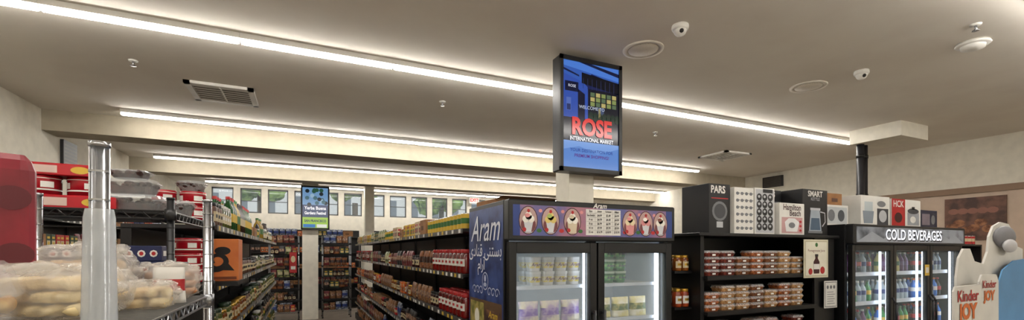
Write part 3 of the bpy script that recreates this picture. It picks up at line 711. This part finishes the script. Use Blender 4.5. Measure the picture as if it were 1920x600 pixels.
# ---------------------------------------------------------------- beverage cooler
CX0,CX1,CY0,CY1,CT=4.79,6.96,2.6,3.35,1.93
e=thing('beverage_cooler','black three-door glass beverage cooler with lit header','refrigerator',(0,0,0))
m=MB(); m.cb(CX0,CY0+.06,0,CX0+.04,CY1,CT,BLK,.004); m.cb(CX1-.04,CY0+.06,0,CX1,CY1,CT,BLK,.004); m.box(CX0+.04,CY1-.05,0,CX1-.04,CY1,CT,BLK); m.box(CX0+.04,CY0+.06,1.735,CX1-.04,CY1-.05,CT,BLK); m.box(CX0+.04,CY0+.06,0,CX1-.04,CY1-.05,.2,BLK)
part(e,m,'cabinet')
DL=mat('cooler_liner',(150,158,168),.4)
part(e,MB().box(CX0+.041,CY1-.06,.2,CX1-.041,CY1-.051,1.734,DL),'liner')
part(e,MB().cb(CX0,CY0-.02,1.735,CX1,CY0+.06,CT,BLK,.01),'header_frame')
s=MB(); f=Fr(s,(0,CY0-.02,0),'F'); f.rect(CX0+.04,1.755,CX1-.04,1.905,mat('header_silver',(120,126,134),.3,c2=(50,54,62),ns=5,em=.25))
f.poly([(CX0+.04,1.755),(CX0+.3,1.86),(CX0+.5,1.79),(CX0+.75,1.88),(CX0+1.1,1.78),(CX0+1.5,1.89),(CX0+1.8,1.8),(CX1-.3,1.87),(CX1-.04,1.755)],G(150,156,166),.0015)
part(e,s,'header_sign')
cx=(CX0+CX1)/2
t=MB(); f=Fr(t,(0,CY0-.022,0),'F')
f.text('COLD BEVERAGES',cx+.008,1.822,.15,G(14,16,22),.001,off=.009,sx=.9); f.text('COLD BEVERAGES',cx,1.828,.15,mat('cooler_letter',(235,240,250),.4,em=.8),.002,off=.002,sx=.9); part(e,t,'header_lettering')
dw=(CX1-CX0-.02)/3
zs=(1.43,1.13,.83,.5)
for z in zs: part(e,MB().box(CX0+.05,CY0+.13,z-.012,CX1-.05,CY1-.07,z,mat('cooler_shelf',(170,176,184),.4)).box(CX0+.05,CY0+.12,z-.02,CX1-.05,CY0+.128,z+.02,G(200,206,214)),'shelf')
for i in range(3):
    x0=CX0+.01+i*dw+.006;x1=x0+dw-.012;w=.05
    m=MB()
    for a in ((x0,.2,x0+w,1.73),(x1-w,.2,x1,1.73),(x0+w,.2,x1-w,.27),(x0+w,1.67,x1-w,1.73)): m.cb(a[0],CY0,a[1],a[2],CY0+.045,a[3],BLK,.004)
    d=part(e,m,'door'); part(d,MB().box(x0+w,CY0+.015,.27,x1-w,CY0+.022,1.67,GLASS),'door_glass')
    hx=x1-.025 if i!=2 else x0+.025
    q=MB(); pts=[(hx,CY0-.005,.85),(hx,CY0-.04,.92),(hx,CY0-.04,1.12),(hx,CY0-.005,1.19)]
    for a,b in zip(pts,pts[1:]): q.tube(a,b,.011,DRK)
    part(d,q,'handle')
    for x in (x0+.055,x1-.055): part(e,MB().box(x-.006,CY0+.085,.3,x+.006,CY0+.1,1.66,LEDC),'light_strip')
KN={}
def bt(k,lab,c,cap,lb,r=.034,h=.225): KN[k]=bottle('drink_bottle',lab,mat('drink_'+k,c,.15),cap,lb,r,h,(.35,.55))
bt('a','clear water bottle with white cap',(170,186,198),WHT,BLU); bt('b','green soda bottle with yellow label',(40,130,60),GRN,YEL); bt('c','dark cola bottle with red label',(34,16,12),RED,RED); bt('d','orange soda bottle with blue label',(190,100,40),ORG,BLU); bt('e','purple juice bottle with white cap',(90,30,90),WHT,PUR); bt('f','blue sports drink bottle with orange cap',(40,110,200),ORG,WHT); bt('g','pale yellow drink bottle with green label',(190,180,110),GRN,GRN)
order=[['a','g','e','c'],['b','e','a','g'],['c','f','b','e'],['a','c','d','f']]
for li,z in enumerate(zs):
    for i in range(3):
        x0=CX0+.01+i*dw+.09
        for j in range(7):
            k=R.choice(order[li]) if i!=2 else R.choice(['f','c','a'])
            for r in range(2): KN[k].put(x0+j*.087,CY0+.19+r*.09,z+.001,'drinks in the beverage cooler')
m=MB(); m.box(0,0,0,.09,.002,.12,YEL); Fr(m,(.045,0,0),'F').rect(-.03,.03,.03,.09,PAPER); solo(m,'price_card','small yellow price card on the cooler door','price card',(6.12,2.597,1.4))
def d_a(f,w,h): f.rect(w*.05,h*.1,w*.95,h*.9,G(180,184,186)); f.ell(w*.3,h*.5,w*.14,h*.28,GY,.002); f.ell(w*.7,h*.5,w*.14,h*.28,G(70,74,80),.002)
abox('appliance_box','low white appliance carton with grey photos',4.86,2.9,CT,.42,.3,.22,PAPER,d_a)
abox('shipping_box','small plain brown carton stacked on top',5.0,2.95,CT+.221,.26,.2,.13,CARD,lambda f,w,h:f.rect(w*.3,h*.3,w*.7,h*.6,BRN))
def d_b(f,w,h):
    f.rect(w*.55,h*.05,w*.95,h*.6,G(60,62,68)); f.poly([(w*.1,h*.1),(w*.4,h*.1),(w*.44,h*.5),(w*.06,h*.5)],G(130,140,150)); f.rect(w*.12,h*.5,w*.4,h*.8,G(180,190,194)); f.ell(w*.7,h*.75,w*.15,h*.1,GY,.002); f.ell(w*.75,h*.35,w*.14,h*.2,LG,.002)
abox('mixer_box','white carton with photos of blender and mixer',5.32,2.8,CT,.54,.3,.33,PAPER,d_b)
def d_h(f,w,h):
    f.rect(0,0,w*.45,h,RED); f.text('HCK',w*.22,h*.82,.1,PAPER,.002,off=.002); f.ell(w*.22,h*.35,w*.13,h*.18,G(60,10,14),.002)
    f.rect(w*.53,h*.1,w*.94,h*.55,G(150,154,160)); f.ell(w*.73,h*.6,w*.2,h*.1,G(60,62,68),.002); f.rect(w*.68,h*.66,w*.78,h*.76,KB,.002); f.ell(w*.72,h*.3,w*.1,h*.12,PAPER,.0025)
abox('cooker_box','red and white carton with photo of pressure cooker',5.9,2.8,CT,.6,.3,.32,PAPER,d_h)
abox('appliance_box','short dark blue carton with pale photo',6.54,2.82,CT,.38,.3,.22,G(34,36,58),lambda f,w,h:(f.rect(w*.1,h*.2,w*.55,h*.8,G(120,110,120)),f.ell(w*.75,h*.5,w*.12,h*.25,GY)))

m=MB(); m.box(-.02,0,0,0,.75,.7,mat('mural_brown',(112,76,60),.5,c2=(70,44,36),ns=6)); f=Fr(m,(-.02,.375,0),'L')
for i in range(7): f.ell(-.28+.09*i,.22+.07*math.sin(i*2.),.08,.06,mat('bread_crust',(160,108,72),.6,c2=(96,56,36),ns=12),.002+i*.0004,12)
for i in range(5): f.ell(-.26+.12*i,.48,.07,.05,G(140,92,76),.002+i*.0004,10)
solo(m,'bread_mural','brown photo mural of crusty bread on wall','mural',(9.963,3.2,1.85))
e=thing('black_cabinet','black metal cabinet beside the cooler holding small goods','cabinet',(7.05,2.65,0))
part(e,MB().cb(0,0,0,.8,.5,1.2,BLK,.006),'body')
m=MB()
for z in (1.5,1.75): m.box(0,.1,z-.02,.8,.5,z,BLK)
for x in (0,.77): m.box(x,.1,1.2,x+.03,.5,1.75,BLK)
part(e,m,'upper_shelves')
fillx(['db','hj','rj2','bk'],7.1,7.8,2.76,1.5,'goods on the black cabinet',maxh=.2); fillx(['hj','rk','rc'],7.1,7.8,2.76,1.75,'goods on the black cabinet',maxh=.17); fillx(['db','rc','bk'],7.1,7.8,2.76,1.2,'goods on the black cabinet',maxh=.25)

# ---------------------------------------------------------------- confectionery display (white card)
e=thing('candy_display_stand','white cardboard candy display stand with blue base','display stand',(3.1,1.2,0))
m=MB(); m.cb(0,0,0,1.5,.3,1.15,PAPER,.006); f=Fr(m,(0,0,0),'F'); f.rect(.0,.0,1.5,1.05,G(60,140,200)); part(e,m,'base')
def card(pts,y,th,mm):
    c=MB(); n=len(pts); vs=[(u,y,v) for u,v in pts]+[(u,y+th,v) for u,v in pts]
    c.add(vs,[tuple(range(n)),tuple(range(n,2*n))[::-1]]+[(i,(i+1)%n,n+(i+1)%n,n+i) for i in range(n)],mm); return c
hd=[(.56,1.15),(.57,1.5),(.60,1.62),(.66,1.68),(.74,1.68),(.8,1.6),(.92,1.58),(.98,1.66),(1.0,1.76),(1.06,1.83),(1.16,1.86),(1.28,1.85),(1.36,1.79),(1.4,1.7),(1.5,1.68),(1.5,1.15)]
part(e,card(hd,.2,.012,PAPER),'header_card')
m=MB(); m.blob((1.19,.19,1.76),.15,.03,.075,G(120,120,126),18,8); m.blob((1.19,.165,1.70),.1,.02,.045,G(190,190,194),14,8); part(e,m,'grey_cap_shape')
part(e,card([(.92,1.151),(.96,1.42),(1.04,1.54),(1.2,1.6),(1.5,1.62),(1.5,1.151)],.15,.008,G(84,140,190)),'blue_card')
part(e,card([(0,1.15),(0,1.45),(.02,1.475),(.28,1.48),(.3,1.46),(.3,1.15)],-.005,.008,PAPER),'front_card')
part(e,card([(.58,1.15),(.58,1.48),(.61,1.52),(.80,1.52),(.83,1.48),(.83,1.15)],.1,.008,PAPER),'middle_card')
g=PT(e,(0,-.007,0),'F'); g.text('Kinder',.15,1.42,.085,RED,.001,off=.0015); g.text('JOY',.15,1.335,.11,ORG,.001,off=.006)
g=PT(e,(0,.098,0),'F'); g.text('Kinder',.70,1.46,.065,RED,.001,off=.001); g.text('JOY',.70,1.39,.08,ORG,.001,off=.004)
for i in range(2):
    m=MB(); m.cb(0,0,0,.1,.07,.06,G(220,90,40),.003); m.blob((.05,.035,.075),.022,.022,.03,WHT,10,7)
    solo(m,'candy_carton','small orange candy carton with white egg','candy',(3.16+i*.12,1.24,1.151),'candy cartons on the stand')

# ---------------------------------------------------------------- bakery rack (near, chrome)
rack('chrome_wire_rack','chrome wire bakery rack with tall round posts',-.80,1.03,-.33,2.0,1.845,[1.5,1.1,.6],CHR,WIRE,.0145,.028)
m=MB(); m.lathe([(.018,0),(.023,.01),(.022,.2),(.025,.42),(.022,.60),(.0195,.615)],mat('sleeve_plastic',(215,222,228),.12,a=.6,bump=.5,ns=22),seg=20)
solo(m,'plastic_sleeve','translucent plastic sleeve around a chrome rack post','sleeve',(-.33,1.03,1.12))
BUN=mat('pale_pastry',(232,212,160),.6,c2=(214,180,116),ns=12,bump=.3); WRAP=mat('bread_wrap',(240,234,224),.12,a=.34,bump=1.,ns=34)
TWI=mat('yellow_biscuit',(222,186,110),.6,c2=(196,144,70),ns=14)
def breadbag(x,y,z,w,d,h,n,label,mm,rz=0.,lay=3):
    e=thing('bread_bag',label,'bread bag',(x,y,z),'bagged bread on the rack',rz)
    b=MB(); rr=random.Random(int(x*1000)+int(y*77))
    for i in range(n):
        for j in range(lay):
            b.blob((-w*.40+w*.8*(i+.5)/n,rr.uniform(-.03,.03)*d,h*(.16+.66*(j+.2)/lay)),w*.40/n*1.15,d*(.42-.05*j),h*.36/lay,mm,10,8,.1,rr.uniform(-.25,.25),.75)
    part(e,b,'bread')
    s=MB(); s.blob((0,0,h*.5),w*.52,d*.52,h*.5,WRAP,26,16,.17,0,.6,rr); s.blob((w*.5,0,h*.55),w*.1,d*.2,h*.12,WRAP,10,6,.5,0,1,rr)
    for k in range(5): s.blob((rr.uniform(-.4,.4)*w,rr.uniform(-.35,.1)*d,h*rr.uniform(.85,1.)),w*.12,d*.1,h*.1,WRAP,8,5,.6,rr.uniform(0,3),1,rr)
    part(e,s,'plastic_wrap')
breadbag(-.53,1.42,1.502,.23,.24,.13,5,'clear bag of pale yellow buns',BUN,-.3)
breadbag(-.62,1.78,1.502,.26,.2,.175,5,'crinkled clear bag of flat bread',mat('flat_bread',(222,200,170),.7,c2=(200,166,124),ns=12),.2)
breadbag(-.40,1.58,1.502,.13,.17,.08,4,'clear bag of yellow pastries',BUN,.1,2)
breadbag(-.42,1.89,1.502,.16,.16,.12,3,'clear bag of brown bread rolls',mat('brown_roll',(176,120,76),.6,c2=(130,80,46),ns=12),.4)
m=bag('snack_packet','white and red paper packet on the bread',PAPER,RED,.10,.04,.11)
m.put(-.385,1.725,1.502,None,-.4)
e=thing('pastry_clamshell','clear plastic clamshell of yellow finger biscuits','pastry box',(-.64,1.24,1.502),None,.3)
b=MB()
for i in range(7): b.blob((-.09+i*.03,R.uniform(-.02,.02),.05+.03*(i%2)),.015,.075,.018,TWI,8,8,.1)
part(e,b,'biscuits')
s=MB(); s.rp(0,0,.22,.17,.03,[(0,.012),(.07,0)],CLEAR,cap=False); s.rp(0,0,.225,.175,.03,[(.07,0),(.075,0),(.13,.02),(.14,.03)],CLEAR); part(e,s,'clamshell')
m=MB(); RP=mat('maroon_packet',(140,22,40),.4,c2=(112,14,30),ns=5)
m.rp(0,0,.17,.06,.03,[(0,.004),(.01,0),(.36,0),(.385,.008),(.40,.02)],RP); f=Fr(m,(0,-.03,0),'F')
for u,v,a,b_ in ((.04,.29,.035,.03),(-.03,.22,.03,.04),(.045,.15,.035,.03)): f.ell(u,v,a,b_,G(92,12,26))
f.ell(.0,.09,.03,.03,G(170,90,100))
solo(m,'red_gift_box','tall glossy red packet with dark floral print','packet',(-.70,1.52,1.502),None,.45)

# ---------------------------------------------------------------- black rack behind
rack('black_wire_rack','black wire rack stacked with dates and tins',-1.5,2.13,-.47,2.95,1.86,[1.82,1.5,1.15],BWIRE,BWIRE,.013,.028)
def datebox(x,y,z,w,label,h=.075,group='date tubs on the black rack'):
    e=thing('date_tub',label,'food tub',(x,y,z),group,R.uniform(-.2,.2))
    b=MB(); rr=random.Random(int(x*999+z*77))
    b.rp(0,0,w*.9,w*.7,.03,[(.003,.012),(h*.5,0.003)],DATE)
    for i in range(26): b.blob((rr.uniform(-.4,.4)*w,rr.uniform(-.3,.3)*w,h*.5+rr.uniform(0,.25)*h),.019,.012,.011,DATE,8,5,.15,rr.uniform(0,3))
    part(e,b,'dates')
    part(e,MB().rp(0,0,w,w*.8,.04,[(0,.018),(h*.7,0),(h*.72,-.004)],CLEAR2,cap=False),'tub')
    part(e,MB().rp(0,0,w+.01,w*.8+.01,.045,[(h*.72,0),(h*.78,0),(h*.8,.006),(h*.97,.012),(h,.016)],CLEAR2),'lid')
datebox(-.64,2.36,1.822,.21,'large clear tub of dark dates',.07); datebox(-.645,2.36,1.893,.17,'clear tub of dark dates stacked on another',.065); datebox(-.655,2.36,1.96,.14,'small clear tub of dates at top of stack',.035)
datebox(-.55,2.58,1.822,.15,'clear tub of dark dates beside red tins')
TIN=mat('red_tin',(176,18,34),.25,c2=(140,10,24),ns=6)
def tin(n='red_tin',lab='round red tin with white emblem',r=.058,h=.075):
    m=MB(); m.lathe([(0,0),(r,0),(r,h*.8)],TIN,seg=20); m.lathe([(r*1.03,h*.78),(r*1.03,h*.97),(r*.98,h),(0,h)],TIN,seg=20)
    l=MB(); l.lathe([(r*1.005,h*.2),(r*1.005,h*.28)],WHT,seg=20); l.lathe([(r*1.035,h*.84),(r*1.035,h*.87)],WHT,seg=20)
    for a in range(4):
        an=a*math.pi/2+.6; 
        l.add([(1.012*r*math.cos(an+q),1.012*r*math.sin(an+q),h*zz) for zz in (.35,.68) for q in (-.35,-.12,.12,.35)],[(0,1,5,4),(1,2,6,5),(2,3,7,6)],WHT)
    return Kind(n,lab,'tin',2*r,2*r,h,[('tin_body',m),('label',l)])
T=tin()
for x,y in ((-.535,2.86),(-.66,2.84)):
    for k in range(2): T.put(x,y,1.822+k*.0755,'red tins on the racks')
datebox(-.54,2.86,1.9735,.13,'small tub of dates on top of red tins',.055)
for x,y,n in ((-.99,2.52,2),(-.86,2.54,2),(-1.12,2.5,2),(-.95,2.66,1)):
    for k in range(n): T.put(x,y,1.822+k*.0755,'red tins on the racks')
m=MB(); m.cb(-.14,-.07,0,.14,.07,.05,TIN,.004); f=Fr(m,(0,-.07,0),'F'); f.rect(-.1,.01,.0,.04,G(206,180,170)); f.ell(.07,.025,.03,.015,YEL)
for k,(x,y,z,r) in enumerate(((-.93,2.53,1.9735,.1),(-.82,2.3,1.822,.15))): 
    solo(m.mesh('red_flat_box'),'red_flat_box','flat red sweets box with gold print','box',(x,y,z),'flat red sweets boxes',r)
m=MB(); m.cb(-.12,-.07,0,.12,.07,.06,G(24,34,78),.003); f=Fr(m,(0,-.07,0),'F'); g=Fr(m,(.12,0,0),'R')
for i in range(6): f.ell(-.095+i*.038,.03,.013,.014,PAPER,.001,8); f.ell(-.095+i*.038,.03,.007,.008,RED,.0016,8)
g.rect(-.05,.02,.05,.04,PAPER)
bm=m.mesh('blue_box')
for x in (-.62,-.88,-1.14):
    for k in range(3): solo(bm,'blue_sweets_box','dark blue sweets box with white and red dots','box',(x+R.uniform(-.01,.01),2.24,1.502+k*.0605),'blue sweets boxes on the black rack')
m=MB(); m.cb(-.1,-.08,0,.1,.08,.11,DRK,.003); f=Fr(m,(0,-.08,0),'F'); f.rect(-.07,.03,.07,.08,G(200,180,60)); 
for x in (-.6,-.85): solo(m.mesh('dark_box'),'dark_food_box','dark food carton with yellow label','box',(x,2.5,1.502),'dark cartons on the black rack')
for x,y,n in ((-.54,2.75,3),(-.54,2.88,3)):
    for k in range(n): T.put(x,y,1.502+k*.0755,'red tins on the racks')
e=thing('orange_gift_box','orange carton with black swirling emblem','box',(-.575,3.09,1.49),None,.0)
OB=mat('orange_card',(194,112,52),.5,c2=(180,94,40),ns=5)
part(e,MB().cb(0,0,0,.22,.18,.245,OB,.003),'carton')
t=MB(); f=Fr(t,(.11,0,.12),'F')
pts=[(.0+.08*(1-i/30)*math.cos(i*.33+2.2),-.0+.07*(1-i/30)*math.sin(i*.33+2.2)) for i in range(26)]
f.strip(pts,[.036*(1-i/30)+.006 for i in range(26)],BLK,.001)
f.poly([(-.09,-.05),(.09,-.06),(.06,-.02),(.0,-.035),(-.06,-.01)],BLK,.0015); f.ell(.03,.055,.04,.024,BLK,.0015); f.rect(-.1,-.112,.1,-.095,G(110,50,20),.001); f.ell(0,.0,.012,.012,OB,.002)
part(e,t,'emblem')
e=thing('end_shelf','black metal end shelf holding an orange carton','shelf',(-.97,3.02,0))
part(e,MB().box(0,.0,1.465,.62,.28,1.49,BLK),'shelf_plate'); part(e,MB().box(0,.26,0,.46,.29,1.465,BLK),'end_panel')

# ---------------------------------------------------------------- world, camera
w=bpy.data.worlds.new('World'); sc.world=w; w.use_nodes=True
bg=w.node_tree.nodes['Background']; bg.inputs[0].default_value=(.85,.92,1,1); bg.inputs[1].default_value=1.2
sn=bpy.data.lights.new('sun','SUN'); sn.energy=2; sn.angle=.02; so=bpy.data.objects.new('sun',sn); so.rotation_euler=(math.radians(50),0,math.radians(20)); COL.objects.link(so)
cd=bpy.data.cameras.new('camera'); co=bpy.data.objects.new('camera',cd); COL.objects.link(co)
co.location=(0,0,H); co.rotation_euler=(math.radians(90),0,math.radians(-24.6))
cd.sensor_width=36; cd.lens=848/1920*36; cd.shift_y=172/1920; cd.clip_start=.03; cd.clip_end=200
sc.camera=co
